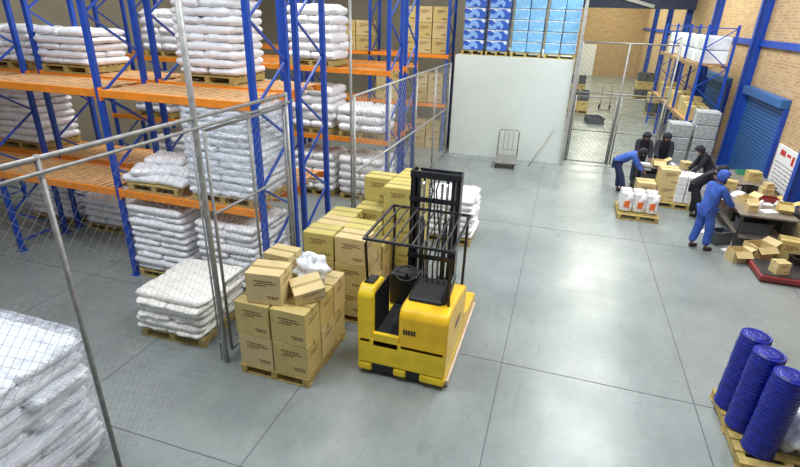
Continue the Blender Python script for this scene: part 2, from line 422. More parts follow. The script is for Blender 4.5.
stack(-4.95, 5.38, 0, 6, 'open floor stack in front of nearest rack', t=.105, w=1.12, d=1.12, loose=.04, kind='sackc', col='off-white', rz=.03)
stack(-5.0, 2.38, 0, 10, 'plastic covered stack in near left corner', t=.144, w=1.5, d=1.3, kind='sackw', col='shiny white', loose=.03, pal=False)
stack(-1.93, 10.2, 0, 7, 'small load standing beyond the yellow truck', t=.13, w=1.05, d=1.0)

def film(x, y, z, w, d, h, label, amp=.03):
    m = MB(); nu, nv = 96, 36
    for jv in range(nv+1):
        for iu in range(nu):
            q = 2*PI*iu/nu; c, s = math.cos(q), math.sin(q)
            k = (abs(c)**9+abs(s)**9)**(-1/9.)
            px, py = c*k*w/2, s*k*d/2; zz = h*jv/nv
            f = 1+amp*(noise.noise(Vector((c*3, s*3, zz*4)))+.6*(1-2*abs(noise.noise(Vector((c*5+zz*3, s*5, zz*5)))))-.3)
            if jv == nv: f *= .96
            m.v.append((px*f, py*f, zz))
    for jv in range(nv):
        for iu in range(nu): m.f.append((jv*nu+iu, jv*nu+(iu+1)%nu, (jv+1)*nu+(iu+1)%nu, (jv+1)*nu+iu))
    prev = nv*nu
    for r_ in (.8, .6, .4, .15):
        b = len(m.v)
        for iu in range(nu):
            p = m.v[nv*nu+iu]; m.v.append((p[0]*r_, p[1]*r_, h+.02+.05*noise.noise(Vector((p[0]*r_*4, p[1]*r_*4, 1)))))
        for iu in range(nu): m.f.append((prev+iu, prev+(iu+1)%nu, b+(iu+1)%nu, b+iu))
        prev = b
    m.f.append(tuple(prev+k for k in range(nu)))
    o = m.build('plastic_film', M['film'], smooth=True); o.location = (x, y, z)
    return tag(o, label, 'plastic film')
film(-5.0, 2.38, .02, 1.62, 1.42, 1.50, 'clear crinkled plastic film wrapped over the sack stack in the near left corner', .03)
film(-4.90, 6.8, 1.80, 1.27, 1.10, 1.40, 'clear film around the tall sack stack on the first shelf', .02)

# ---------------------------------------------------------------- cartons
def make_carton(m, prints=True):
    t = thing('carton', '', 'box')
    MB().box(-.25, .25, -.2, .2, 0, .48).build('body', m, t, bevel=.006)
    tp = MB().box(-.251, .251, -.027, .027, .4795, .4815).box(-.2515, -.2495, -.027, .027, .40, .481).box(.2495, .2515, -.027, .027, .40, .481)
    tp.build('tape', M['tape'], t)
    if prints:
        p = MB()
        for (z, x0, x1) in ((.36, -.13, .12), (.325, -.09, .15), (.29, -.13, .05), (.12, .04, .2), (.09, .06, .18)):
            x = x0
            while x < x1:
                w = R.uniform(.015, .04); p.box(x, x+w, -.2012, -.2, z, z+.019); x += w+.010
        for (z, y0, y1) in ((.34, -.08, .12), (.30, -.1, .06)):
            y = y0
            while y < y1:
                w = R.uniform(.015, .04); p.box(.25, .2512, y, y+w, z, z+.019); y += w+.010
        p.build('printed_lines', M['print'], t)
    return t
CA = make_carton(M['carton']); CB = make_carton(M['carton2']); CC = make_carton(M['carton3'])
def carton(src, x, y, z, label, rz=0, s=(1,1,1), group=None): return dup(src, (x, y, z), rz, label, group, s)

d1 = 'nearest carton load'
pallet(-3.1, 5.2, 0, 'the carton load nearest the camera', 0, (1.02, 1.1, 1))
colw = ['left', 'right']; roww = ['front', 'middle', 'rear']
for k in range(2):
    for i in range(2):
        for q in range(3):
            carton(CB if (i+q*2+k) % 3 == 0 else CA, -3.35+i*.505+R.uniform(-.012, .012), 4.8+q*.405, .14+k*.486, 'kraft carton, %s row %s side, %s layer of %s' % (roww[q], colw[i], ['bottom', 'upper'][k], d1), R.uniform(-.03, .03), (.98, .97, 1.005))
carton(CB, -3.22, 4.86, 1.115, 'single kraft carton standing on top at the front of the nearest load', .14, (.92, 1.0, .88))
carton(CB, -3.36, 5.45, 1.115, 'smaller kraft carton on top at the rear left of the nearest load', -.05, (.8, .85, .78))
m = MB().ell((0, 0, .18), (.22, .20, .21), 30, 20, .7, 3).ell((.05, -.02, .38), (.06, .05, .06), 12, 8, .8, 5)
o = m.build('plastic_bag', M['sackw'], smooth=True); o.location = (-2.92, 5.40, 1.11); tag(o, 'crumpled white tied plastic bag sitting on the nearest carton load', 'bag')
o = carton(CB, -2.76, 5.02, 1.125, 'small kraft carton lying tilted beside the white bag', .7, (.78, .85, .40)); o.rotation_euler = (.20, -.14, .7); o.location.z = 1.15
d2 = 'middle carton load'
pallet(-2.95, 6.8, 0, 'the middle carton load left of the truck mast', 0, (1.02, 1.1, 1))
for k in range(3):
    for i in range(2):
        for q in range(3):
            if k == 2 and (i, q) in ((1, 2),): continue
            carton(CB if (i+q+k) % 3 == 0 else (CC if k == 2 else CA), -3.2+i*.505+R.uniform(-.014, .014), 6.4+q*.405, .14+k*.44-(0), 'kraft carton, %s row %s side, %s layer of %s' % (roww[q], colw[i], ['bottom', 'middle', 'top'][k], d2), R.uniform(-.035, .035), (.98, .97, .905))
d3 = 'rear tall carton load'
pallet(-2.6, 8.05, 0, 'the rear tall carton load behind the truck mast', 0, (1.02, 1.1, 1))
for k in range(4):
    for i in range(2):
        for q in range(3):
            if k == 3 and (i, q) in ((0, 0), (0, 2)): continue
            carton(CC, -2.85+i*.505+R.uniform(-.012, .012), 7.65+q*.405, .14+k*.44, 'olive yellow carton, %s row %s side, %s layer of %s' % (roww[q], colw[i], ['bottom', 'second', 'third', 'top'][k], d3), R.uniform(-.035, .035), (.98, .97, .905))
for (x, z, nx, nz, w) in [(-4.9, 0, 2, 2, 'floor right end'), (-4.9, 1.65, 2, 2, 'first shelf right end'), (-6.3, 1.65, 2, 2, 'first shelf left of the right bay'), (-5.4, 3.3, 3, 3, 'upper shelf right bay'), (-8.2, 3.3, 3, 2, 'upper shelf middle bay')]:
    for a in range(nx):
        for b in range(nz):
            carton([CA, CB][(a+b) % 2], x+a*.56, 18.1, z+b*.5, 'kraft carton on the farthest rack, %s' % w, 0, (1.05, 1.5, 1.02), 'cartons on the farthest rack, '+w)
for (y, z, n, w) in [(20.0, 1.5, 3, 'lower shelf near bay'), (22.6, 1.5, 3, 'lower shelf middle bay'), (20.0, 0, 3, 'floor near bay'), (25.4, 1.5, 2, 'lower shelf far bay')]:
    for a in range(n):
        carton([CB, CA][a % 2], 4.5, y+a*.6, z, 'carton on the brick wall rack, %s' % w, PI/2, (1.05, 1.6, R.uniform(.7, 1.3)), 'cartons on the brick wall rack, '+w)

# ---------------------------------------------------------------- fences
def diamond(m, y0, y1, z0, z1, s=.085, r=.0016, axis='y', c=0):
    Hh = z1-z0; Wd = y1-y0
    def P(a, z): return (c, a, z) if axis == 'y' else (a, c, z)
    for sg in (1, -1):
        k = -Hh
        while k < Wd:
            a0, a1 = max(0, k), min(Wd, k+Hh)
            if a1-a0 > .01:
                b0, b1 = a0-k, a1-k
                if sg < 0: b0, b1 = Hh-b0, Hh-b1
                m.bar(P(y0+a0, z0+b0), P(y0+a1, z0+b1), r*2, r*2, up=(1, 0, 0) if axis == 'y' else (0, 1, 0))
            k += s*1.414
    return m
FX = -3.92
f1 = thing('mesh_fence', 'near galvanised mesh cage fence crossing the left foreground', 'fence', (FX, 0, 0))
for y in (1.0, 2.83): MB().tube([(0, y, 0), (0, y, 3.4)], .024).build('post', M['galv'], f1, smooth=True)
MB().tube([(0, 1.0, 3.37), (0, 6.75, 3.37)], .024).build('top_rail', M['galv'], f1, smooth=True)
MB().tube([(.06, 1.0, 3.27), (.06, 6.75, 3.27)], .018).build('gate_track', M['galv'], f1, smooth=True)
MB().tube([(0, 6.75, 0), (0, 6.75, 3.4)], .026).build('post', M['galvl'], f1, smooth=True)
diamond(MB(), 1.0, 2.83, 1.5, 3.35, s=.08, r=.0011).build('wire_mesh', M['galv'], f1)
diamond(MB(), 2.83, 4.65, .05, 3.25, s=.09, r=.0008).build('wire_mesh', M['galv'], f1)
p1 = thing('gate_post', 'tall light steel gate post between the sack stack and the carton load', 'post', (FX, 4.71, 0))
MB().tube([(0, 0, 0), (0, 0, 6.4)], .036, 12).build('pole', M['galvl'], p1, smooth=True)
MB().tube([(-.09, .02, 0), (-.09, .02, 3.4)], .012).build('thin_pole', M['galvl'], p1, smooth=True)
for z in (.3, 1.3, 2.3, 3.3): MB().box(-.09, 0, -.01, .03, z, z+.03).build('tie_bar', M['galvl'], p1)
g1 = thing('fence_gate', 'open framed mesh gate panel behind the first carton load', 'gate', (FX, 4.85, 0))
for y in (0, .9, 1.8): MB().tube([(0, y, .12), (0, y, 3.2)], .020).build('stile', M['galv'], g1, smooth=True)
for z in (.12, 1.15, 2.15, 3.2): MB().tube([(0, 0, z), (0, 1.8, z)], .020).build('rail', M['galv'], g1, smooth=True)
diamond(MB(), 0, 1.8, .12, 3.2, s=.1, r=.001).build('wire_mesh', M['galv'], g1)
f2 = thing('mesh_fence', 'far galvanised mesh fence running back to the white office wall', 'fence', (-3.72, 0, 0))
for y in (8.9, 11.0, 13.2, 15.3, 17.3): MB().tube([(0, y, 0), (0, y, 3.1)], .03).build('post', M['galvl'], f2, smooth=True)
for z in (3.08, 1.6, .1): MB().tube([(0, 8.9, z), (0, 17.3, z)], .026).build('rail', M['galvl'], f2, smooth=True)
diamond(MB(), 8.9, 17.3, .1, 3.08, s=.13, r=.0022).build('wire_mesh', M['galvl'], f2)
p2 = thing('steel_pole', 'thin tall steel pole at the near end of the far fence', 'post', (-3.72, 8.75, 0))
MB().tube([(0, 0, 0), (0, 0, 5.6)], .025).build('pole', M['galvl'], p2, smooth=True)
MB().box(-.07, .07, -.07, .07, 0, .012).build('foot_plate', M['galv'], p2)

def gate(x, y, w, h, rz, label):
    g = thing('mesh_gate', label, 'gate', (x, y, 0), rz)
    for a in (.02, w-.02): MB().tube([(a, 0, .05), (a, 0, h)], .026).build('stile', M['galv'], g, smooth=True)
    for z in (.07, h*.5, h-.02): MB().tube([(0, 0, z), (w, 0, z)], .020).build('rail', M['galv'], g, smooth=True)
    diamond(MB(), .02, w-.02, .07, h-.02, s=.11, r=.0022, axis='x').build('wire_mesh', M['galv'], g)
gate(.42, 17.9, 1.3, 2.25, .02, 'left leaf of the mesh gate across the passage, beside the white office wall')
gate(1.82, 17.92, 1.3, 2.25, .03, 'right leaf of the mesh gate across the passage')
f3 = thing('mesh_fence', 'tall mesh partition above and around the gate across the passage', 'fence', (0, 18.05, 0))
for x in (.38, 1.77, 3.2): MB().tube([(x, 0, 0), (x, 0, 3.9)], .03).build('post', M['galv'], f3, smooth=True)
for z in (2.33, 3.88): MB().tube([(.38, 0, z), (3.2, 0, z)], .022).build('rail', M['galv'], f3, smooth=True)
diamond(MB(), .38, 3.2, 2.33, 3.88, s=.11, r=.0022, axis='x').build('wire_mesh', M['galv'], f3)
tag(MB().box(.24, .34, 17.3, 17.42, 0, 5.2).build('steel_column', M['galvl']), 'grey steel column at the right corner of the white office wall', 'column')
tag(MB().tube([(-.75, 16.7, .02), (-.12, 17.4, 1.15)], .02).build('steel_bar', M['galvl'], smooth=True), 'steel bar leaning against the white office wall', 'bar')

# platform trolley
t = thing('platform_trolley', 'flat platform trolley with tube handle in front of the white wall', 'trolley', (-1.5, 16.6, 0), .05)
MB().box(-.36, .36, -.55, .55, .17, .21).build('platform', M['galv'], t, bevel=.01)
MB().tube([(-.33, .52, .2), (-.33, .56, 1.0), (-.28, .57, 1.06), (.28, .57, 1.06), (.33, .56, 1.0), (.33, .52, .2)], .018).build('handle', M['galv'], t, smooth=True)
m = MB()
for x in (-.15, 0, .15): m.tube([(x, .54, .4), (x, .565, 1.05)], .008)
m.tube([(-.33, .535, .4), (.33, .535, .4)], .01).build('handle_bars', M['galv'], t)
for x in (-.28, .28):
    for y in (-.45, .45):
        w_ = MB().tube([(x-.02, y, .075), (x+.02, y, .075)], .075, 14).build('wheel', M['rubber'], t, smooth=False)
        MB().box(x-.03, x+.03, y-.03, y+.03, .12, .17).build('caster_fork', M['steel'], w_)

# ---------------------------------------------------------------- packs above the office
def make_pack(m):
    t = thing('bottle_bundle', '', 'bundle')
    MB().box(-.25, .25, -.24, .24, 0, .32).build('film_wrap', m, t, bevel=.04, segs=3)
    MB().box(-.252, .252, -.242, .242, .295, .318).build('white_band', M['band'], t, bevel=.035, segs=3)
    return t
PB, PD = make_pack(M['packb']), make_pack(M['packd'])
for (xc, cols, src, n, w, cn, sx) in [(-3.12, (0,), PD, 7, 'first', 'patterned deep blue', 1.36), (-2.32, (0,), PD, 7, 'second', 'patterned deep blue', 1.3), (-1.37, (-.25, .25), PB, 7, 'third', 'pale blue', .94), (-.3, (-.25, .25), PB, 7, 'fourth', 'pale blue', .94)]:
    ds = '%s stack from left, office roof' % w
    pallet(xc, 18.2, 3.345, 'the %s blue stack from the left on the office roof' % w, 0, (.72 if sx > 1 else .98, .9, 1))
    for k in range(n):
        for a in cols:
            for q in (0, 1):
                dup(src, (xc+a*sx*1.04+R.uniform(-.01, .01), 17.96+q*.5+R.uniform(-.02, .02), 3.485+k*.325), R.uniform(-.02, .02), '%s film wrapped bundle, %s layer, %s' % (cn, ORD[k] if k < n-1 else 'topmost', ds), ds, (sx, 1, 1))

# ---------------------------------------------------------------- reach truck
T = thing('reach_truck', 'yellow reach truck forklift with dark mast and overhead guard', 'forklift', (-1.52, 5.11, 0))
MB().box(-.6, .6, .0, 1.2, .2, .62).box(-.6, -.40, .0, 1.2, .07, .2).box(-.1, .08, .0, 1.2, .07, .2).box(.26, .6, .0, 1.2, .07, .2).build('chassis', M['yellow'], T, bevel=.035, segs=3)
MB().box(-.40, -.1, .03, .5, .07, .2).box(.08, .26, .03, .5, .07, .2).build('wheel_well', M['black'], T)
hood = MB().prismx([(.0, .50), (1.26, .50), (1.26, .94), (1.10, .99), (.70, 1.08), (.20, 1.14), (.06, 1.12), (.0, 1.04)], -.04, .605).build('motor_hood', M['yellow2'], T, bevel=.045, segs=4)
MB().prismx([(.0, .50), (.62, .50), (.62, .90), (.54, 1.22), (.42, 1.32), (.10, 1.34), (.0, 1.24)], -.605, -.38).build('side_wing', M['yellow'], T, bevel=.045, segs=4)
MB().prismx([(.0, .50), (.06, .50), (.06, .70), (.0, .70)], -.385, -.03).build('entry_panel', M['yellow'], T, bevel=.012)
MB().box(-.38, -.04, .065, 1.1, .60, .64).build('floor_mat', M['rubber'], T)
MB().box(-.46, -.05, .88, 1.18, .62, 1.12).build('dashboard', M['black'], T, bevel=.03)
MB().box(-.385, -.37, .065, .62, .62, 1.26).box(-.055, -.038, .065, 1.1, .62, 1.08).box(-.38, -.05, .05, .066, .58, .69).build('compartment_lining', M['black'], T)
MB().prismx([(.14, 1.335), (.38, 1.315), (.38, 1.345), (.14, 1.365)], -.56, -.43).build('side_pad', M['black'], T, bevel=.012)
st = MB().box(.0, .46, .24, .70, 1.09, 1.19).build('seat', M['black'], T, bevel=.05, segs=4)
MB().hexa([(.42,.28,1.12),(.50,.28,1.12),(.50,.68,1.12),(.42,.68,1.12),(.48,.33,1.42),(.55,.33,1.42),(.55,.65,1.42),(.48,.65,1.42)]).build('seat_backrest', M['black'], st, bevel=.03, segs=3)
m = MB(); n = 20
ring = [(-.2+.15*math.cos(2*PI*k/n), .84+.15*math.sin(2*PI*k/n)*.9, 1.19+.05*math.sin(2*PI*k/n)) for k in range(n+1)]
m.tube(ring, .014, 6); m.bar((-.34, .84, 1.19), (-.06, .84, 1.19), .02, .012); m.tube([(-.2, .84, 1.19), (-.2, .92, 1.08)], .02)
m.build('steering_wheel', M['black'], T, smooth=True)
ac = MB().box(-.02, .46, .74, .98, 1.0, 1.12).build('armrest_console', M['black'], T, bevel=.02)
for x in (.1, .18, .26, .34):
    MB().tube([(x, .84, 1.05), (x, .82, 1.22)], .009).ell((x, .82, 1.23), (.02, .02, .025), 8, 5).build('control_lever', M['black'], ac, smooth=True)
m = MB()
for k in range(5): m.box(.03+k*.034, .053+k*.034, -.006, .01, .78, .85)
m.build('vent_grille', M['black'], hood)
MB().tube([(-.16, .3, .16), (-.08, .3, .16)], .16, 20).build('drive_wheel', M['rubber'], T)
MB().tube([(.13, .12, .075), (.2, .12, .075)], .075, 16).build('caster_wheel', M['rubber'], T)
MB().box(.606, .610, .5, .8, .68, .76).build('side_label', M['black'], hood)
MB().box(-.57, .57, 1.22, 1.42, .14, .86).build('battery', M['steel'], T, bevel=.02)
for s in (-1, 1):
    lg = MB().prismx([(1.2, .05), (2.3, .05), (2.34, .14), (2.3, .24), (1.6, .34), (1.2, .5)], s*.52-.08, s*.52+.08).build('straddle_leg', M['yellow2'], T, bevel=.02)
    MB().tube([(s*.5-.05, 2.12, .07), (s*.5+.05, 2.12, .07)], .07, 18).build('load_wheel', M['rubber'], lg)
    MB().box(s*.62-.018, s*.62+.018, .1, 2.2, .04, .12).build('pale_bumper_strip', M['paleedge'], T, bevel=.006)
HM = 2.5
for s in (-1, 1):
    m = MB(); x = s*.35
    m.box(x-.012, x+.012, 1.46, 1.64, .12, HM).box(min(x, x-s*.05), max(x, x-s*.05), 1.46, 1.475, .12, HM).box(min(x, x-s*.05), max(x, x-s*.05), 1.625, 1.64, .12, HM)
    m.build('outer_mast_channel', M['mast'], T)
    m = MB(); x = s*.265
    m.box(x-.010, x+.010, 1.50, 1.68, .14, HM-.04).box(min(x, x-s*.04), max(x, x-s*.04), 1.5, 1.515, .14, HM-.04)
    m.build('inner_mast_channel', M['steel'], T)
    cy = MB().tube([(s*.17, 1.50, .2), (s*.17, 1.50, 1.75)], .036, 12).build('lift_cylinder', M['mast'], T, smooth=True)
    MB().tube([(s*.17, 1.50, 1.75), (s*.17, 1.50, HM-.1)], .02, 10).build('piston_rod', M['chrome'], cy, smooth=True)
    m = MB(); z = .4
    while z < HM-.2:
        m.box(s*.09-.018, s*.09+.018, 1.51, 1.53, z, z+.03); m.box(s*.09-.008, s*.09+.008, 1.514, 1.526, z+.03, z+.045); z += .045
    m.build('lift_chain', M['galv'], T)
    MB().box(s*.32-.05, s*.32+.05, 1.40, 1.50, .3, .5).build('mast_bracket', M['black'], T)
MB().box(-.37, .37, 1.44, 1.49, HM-.1, HM).build('mast_top_bar', M['mast'], T, bevel=.008)
MB().box(-.29, .29, 1.68, 1.71, HM-.12, HM-.02).build('mast_cross_bar', M['mast'], T)
for z in (2.05, 1.15, .75, .2):
    MB().box(-.37, .37, 1.44, 1.47, z, z+(.07 if z > .3 else .22)).build('mast_cross_bar', M['mast'], T)
for x, a in ((-.02, .05), (.06, .12), (-.08, -.06)): MB().tube([(x, 1.45, .5), (x-.02, 1.40, 1.1), (a, 1.38, 1.6), (x*.4, 1.43, 2.25), (x, 1.47, HM-.06)], .012).build('hydraulic_hose', M['rubber'], T, smooth=True)
MB().box(-.4, .4, 1.72, 1.76, .25, .33).box(-.4, .4, 1.72, 1.76, .58, .66).box(-.38, -.33, 1.72, 1.76, .25, .66).box(.33, .38, 1.72, 1.76, .25, .66).build('fork_carriage', M['black'], T)
for s in (-1, 1):
    MB().prismx([(1.765, .68), (1.765, .06), (2.75, .06), (2.75, .075), (1.82, .10), (1.805, .68)], s*.22-.05, s*.22+.05).build('fork', M['steel'], T)
zz = 1.96
for x in (-.56, .53):
    MB().tube([(x, .3, 1.05), (x, .2, 1.85), (x*.98, .26, zz-.02)], .02, 8).build('guard_post', M['black'], T, smooth=True)
    MB().tube([(x*.98, 1.3, zz), (x*.98, 1.34, zz-.14), (x*.98, 1.3, .8)], .02, 8).build('guard_post', M['black'], T, smooth=True)
m = MB()
m.bar((-.58, .18, zz-.02), (.55, .18, zz-.02), .032, .03).bar((-.58, 1.34, zz+.02), (.55, 1.34, zz+.02), .032, .03)
m.bar((-.58, .18, zz-.02), (-.58, 1.34, zz+.02), .03, .03).bar((.55, .18, zz-.02), (.55, 1.34, zz+.02), .03, .03)
m.build('guard_frame', M['mast'], T)
for k in range(8):
    x = -.58+(k+1)*1.13/9
    MB().bar((x, .18, zz-.01), (x, 1.34, zz+.03), .013, .026).build('guard_bar', M['steel'], T)

# ---------------------------------------------------------------- blue columns at right
def make_drum():
    t = thing('roll_column', '', 'plastic column')
    prof = [(.150, 0)]; z = 0
    for k in range(21):
        a = R.uniform(-.004, .004)
        prof += [(.163+a, z+.004), (.165+a, z+.022), (.157+a, z+.030), (.157+a, z+.044)]; z += .049
    prof += [(.160, z), (.158, z+.012)]
    MB().lathe(prof, n=32).build('ribbed_side', M['drum'], t, smooth=True)
    MB().lathe([(.157, z+.010), (.150, z+.016), (.13, z+.010), (.05, z+.014), (.02, z+.010)], n=28).build('top', M['drumtop'], t, smooth=False)
    return t
DR = make_drum()
pallet(2.95, 5.60, 0, 'the dark blue plastic columns', 0, (1.05, 1.15, 1))
for k, (x, y, rz, tx, ty, w) in enumerate([(2.66, 5.24, 0, .0, .03, 'front'), (2.58, 5.60, .5, .0, .02, 'middle'), (2.54, 5.95, 1., .0, .03, 'rear')]):
    o = dup(DR, (x, y, .146), rz, '%s dark blue ribbed plastic column at the pallet edge' % w, None)
    o.rotation_euler = (tx, ty, 0)
m = MB().ell((0, 0, .30), (.22, .30, .31), 36, 24, .45, 9)
o = m.build('plastic_bag', M['sackw'], smooth=True); o.location = (3.08, 5.42, .14); tag(o, 'bulging white plastic bag at the right edge beside the dark blue columns', 'bag')
pallet(3.55, 4.5, 0, 'nothing, empty in the lower right corner', .1, (1.0, .75, 1))

# ---------------------------------------------------------------- packing area
pallet(2.2, 13.2, 0, 'the small upright bags with orange print', 0, (.95, .9, 1))
def make_bag():
    t = thing('printed_bag', '', 'bag')
    o = bpy.data.objects.new('bag_body', sack_mesh('bag_body', M['white'], 8.3)); C.objects.link(o); o.parent = t
    o.rotation_euler = (PI/2, 0, 0); o.scale = (.28, .50, .22); o.location = (0, .11, .25)
    MB().box(-.06, .06, -.15, -.125, .14, .30).build('printed_panel', M['orangep'], t)
    return t
BG = make_bag()
for a in range(3):
    for q in range(2):
        dup(BG, (1.9+a*.3, 13.0+q*.36, .14), R.uniform(-.1, .1), 'white bag with orange panel, %s from left in the %s row of the low pallet' % (['first', 'second', 'third'][a], ['front', 'rear'][q]), None)
pallet(2.75, 14.5, 0, 'the brown cartons where people are packing', 0, (1, .8, 1))
for a in range(2):
    for b in range(2 if a else 1):
        carton(CB, 2.5+a*.5, 14.5, .14+b*.42, 'brown carton at the packing spot, %s, %s layer' % (['left', 'right'][a], ['bottom', 'top'][b]), 0, (.95, 1.3, .87))
pallet(3.55, 14.45, 0, 'the white packets beside the packing table', 0, (.75, .75, 1))
for a in range(3):
    for b in range(3):
        o = MB().box(-.11, .11, -.3, .3, 0, .24).build('white_packet', M['white'], bevel=.02)
        o.location = (3.31+a*.24, 14.45, .14+b*.245)
        tag(o, 'plain white packet, %s column, %s layer, near the packing people' % (['left', 'middle', 'right'][a], ['bottom', 'middle', 'top'][b]), 'packet', 'white packets by the packing table')
def table(x, y, w, d, label, rz=0, h=.8):
    t = thing('work_table', label, 'table', (x, y, 0), rz)
    MB().box(-w/2, w/2, -d/2, d/2, h-.04, h).build('tabletop', M['tabletop'], t, bevel=.006)
    for sx in (-1, 1):
        for sy in (-1, 1): MB().box(sx*(w/2-.06)-.025, sx*(w/2-.06)+.025, sy*(d/2-.06)-.025, sy*(d/2-.06)+.025, 0, h-.04).build('leg', M['steel'], t)
    MB().box(-w/2+.08, w/2-.08, -d/2+.04, d/2-.04, .25, .28).build('under_shelf', M['tabletop'], t)
    return t
table(3.1, 15.35, 1.7, .55, 'low work table with three black clothed people behind it')
table(4.55, 12.9, 1.1, 2.3, 'long cluttered work table beside the person in the blue coat')
table(5.0, 15.0, .9, 1.5, 'smaller work table against the brick wall by the shutter')
def paper(x, y, label, rz=.4, z=.8, h=.03):
    o = MB().box(-.15, .15, -.105, .105, 0, h).build('paper_stack', M['white']); o.location = (x, y, z); o.rotation_euler.z = rz; tag(o, label, 'papers')
def tray(x, y, label, mm, z=.8):
    o = MB().box(-.2, .2, -.14, .14, 0, .01).box(-.2, -.19, -.14, .14, .01, .09).box(.19, .2, -.14, .14, .01, .09).box(-.19, .19, -.14, -.13, .01, .09).box(-.19, .19, .13, .14, .01, .09).build('plastic_tray', M[mm])
    o.location = (x, y, z); tag(o, label, 'tray')
def bottle(x, y, label, z=.8):
    o = thing('bottle', label, 'bottle', (x, y, z))
    MB().lathe([(.035, 0), (.038, .01), (.038, .14), (.015, .18)], n=12).build('bottle_body', M['white'], o, smooth=True)
    MB().lathe([(.017, .178), (.017, .21)], n=12).build('cap', M['red'], o)
def openbox(x, y, z, s, rz, label, m):
    t = thing('open_carton', label, 'box', (x, y, z), rz)
    b = MB(); w, d, h = s
    b.box(-w, w, -d, d, 0, .01).box(-w, -w+.01, -d, d, .01, h).box(w-.01, w, -d, d, .01, h).box(-w+.01, w-.01, -d, -d+.01, .01, h).box(-w+.01, w-.01, d-.01, d, .01, h)
    b.build('body', m, t)
    MB().hexa([(-w,-d,h),(w,-d,h),(w,-d+.006,h),(-w,-d+.006,h),(-w,-d-.12,h-.1),(w,-d-.12,h-.1),(w,-d-.114,h-.1),(-w,-d-.114,h-.1)]).build('flap', m, t)
    MB().hexa([(w,-d,h),(w+.006,-d,h),(w+.006,d,h),(w,d,h),(w+.13,-d,h+.08),(w+.136,-d,h+.08),(w+.136,d,h+.08),(w+.13,d,h+.08)]).build('flap', m, t)
def crate(x, y, z, rz, label, mm, s=(.3, .2, .28)):
    t = thing('plastic_crate', label, 'crate', (x, y, z), rz)
    w, d, h = s; b = MB()
    b.box(-w, w, -d, d, 0, .015).box(-w, -w+.015, -d, d, .015, h).box(w-.015, w, -d, d, .015, h).box(-w+.015, w-.015, -d, -d+.015, .015, h).box(-w+.015, w-.015, d-.015, d, .015, h)
    b.build('body', M[mm], t)
    MB().box(-w-.015, w+.015, -d-.015, -d, h-.03, h).box(-w-.015, w+.015, d, d+.015, h-.03, h).box(-w-.015, -w, -d, d, h-.03, h).box(w, w+.015, -d, d, h-.03, h).build('rim', M[mm], t)
crate(4.45, 12.2, .28, .1, 'dark plastic crate on the shelf under the long table, near end', 'grey')
crate(4.5, 12.95, .28, -.1, 'dark plastic crate on the shelf under the long table, middle', 'black')
crate(5.3, 13.0, 0, PI/2, 'dark grey crate on the floor between long table and brick wall', 'grey', (.4, .16, .7))
crate(5.0, 14.9, .28, 0, 'black crate on the shelf under the small table by the wall', 'black')
crate(2.9, 15.35, .28, 0, 'dark crate on the shelf under the low packing table', 'grey', (.4, .18, .3))
crate(5.05, 11.0, .0, .1, 'black crate on the floor right behind the red platform', 'black', (.2, .12, .3))
crate(3.8, 12.0, .0, .5, 'dark crate on the floor left of the long table end', 'grey', (.2, .15, .3))
crate(4.62, 13.55, .8, .2, 'small black crate on the far half of the long table', 'black', (.13, .1, .16))
def chair(x, y, rz, label):
    t = thing('office_chair', label, 'chair', (x, y, 0), rz)
    MB().box(-.23, .23, -.22, .22, .44, .52).build('seat', M['black'], t, bevel=.03, segs=3)
    MB().box(-.21, .21, -.26, -.20, .58, 1.0).build('backrest', M['black'], t, bevel=.03, segs=3)
    MB().bar((0, -.2, .46), (0, -.245, .7), .05, .02).build('back_bar', M['steel'], t)
    MB().tube([(0, 0, .08), (0, 0, .45)], .025).build('gas_column', M['steel'], t, smooth=True)
    for k in range(5):
        a = 2*PI*k/5; l = MB().bar((0, 0, .11), (.27*math.cos(a), .27*math.sin(a), .07), .04, .03).build('base_leg', M['black'], t)
        MB().ell((.27*math.cos(a), .27*math.sin(a), .03), (.03, .03, .03), 10, 6).build('caster', M['rubber'], l, smooth=True)
chair(4.45, 14.75, -.9, 'black office chair between the long table and the small wall table')
carton(CB, 4.25, 12.05, .8, 'small kraft carton at the near end of the long cluttered table', .2, (.4, .5, .35))
carton(CA, 4.3, 13.8, .8, 'small kraft carton at the far end of the long cluttered table', -.3, (.45, .5, .4))
carton(CB, 4.9, 13.35, .8, 'kraft carton at the wall side of the long cluttered table', .1, (.5, .55, .45))
carton(CB, 4.9, 13.35, 1.02, 'flat small carton stacked on the wall side carton of the long table', .4, (.35, .4, .25))
carton(CA, 5.0, 14.7, .8, 'small kraft carton on the small table by the wall', .1, (.6, .7, .55))
carton(CB, 3.55, 15.35, .8, 'small kraft carton on the right end of the low packing table', .2, (.5, .6, .4))
openbox(2.85, 15.35, .8, (.16, .13, .16), .1, 'small open carton in the middle of the low packing table', M['carton2'])
openbox(4.3, 12.6, .8, (.16, .13, .16), .5, 'small open carton on the long table in front of the person in blue', M['carton2'])
openbox(4.95, 12.28, .8, (.14, .12, .2), -.2, 'open carton at the wall side near end of the long table', M['carton'])
openbox(5.25, 14.05, 0, (.2, .18, .55), .1, 'tall open carton on the floor by the wall between the two tables', M['carton'])
paper(4.62, 12.12, 'white stack of papers at the near end of the long table')
paper(4.25, 13.15, 'white stack of papers in the middle of the long table', 1.)
paper(4.72, 12.72, 'thin sheet of white paper on the long table beside the tray', .1, .8, .01)
paper(4.4, 13.42, 'white papers lying before the small black crate on the long table', .9, .8, .015)
paper(2.5, 15.35, 'white stack of papers on the left end of the low packing table', 0)
paper(3.95, 11.6, 'white papers lying on the floor behind the left open carton', .7, .003, .012)
paper(3.7, 12.6, 'white paper sheets on the floor left of the long table', .2, .003, .012)
tray(4.85, 12.98, 'dark red open plastic tray on the long cluttered table', 'red')
tray(5.0, 15.35, 'green open plastic tray on the small table by the wall', 'green')
bottle(4.55, 12.42, 'white squeeze bottle near the open carton on the long table')
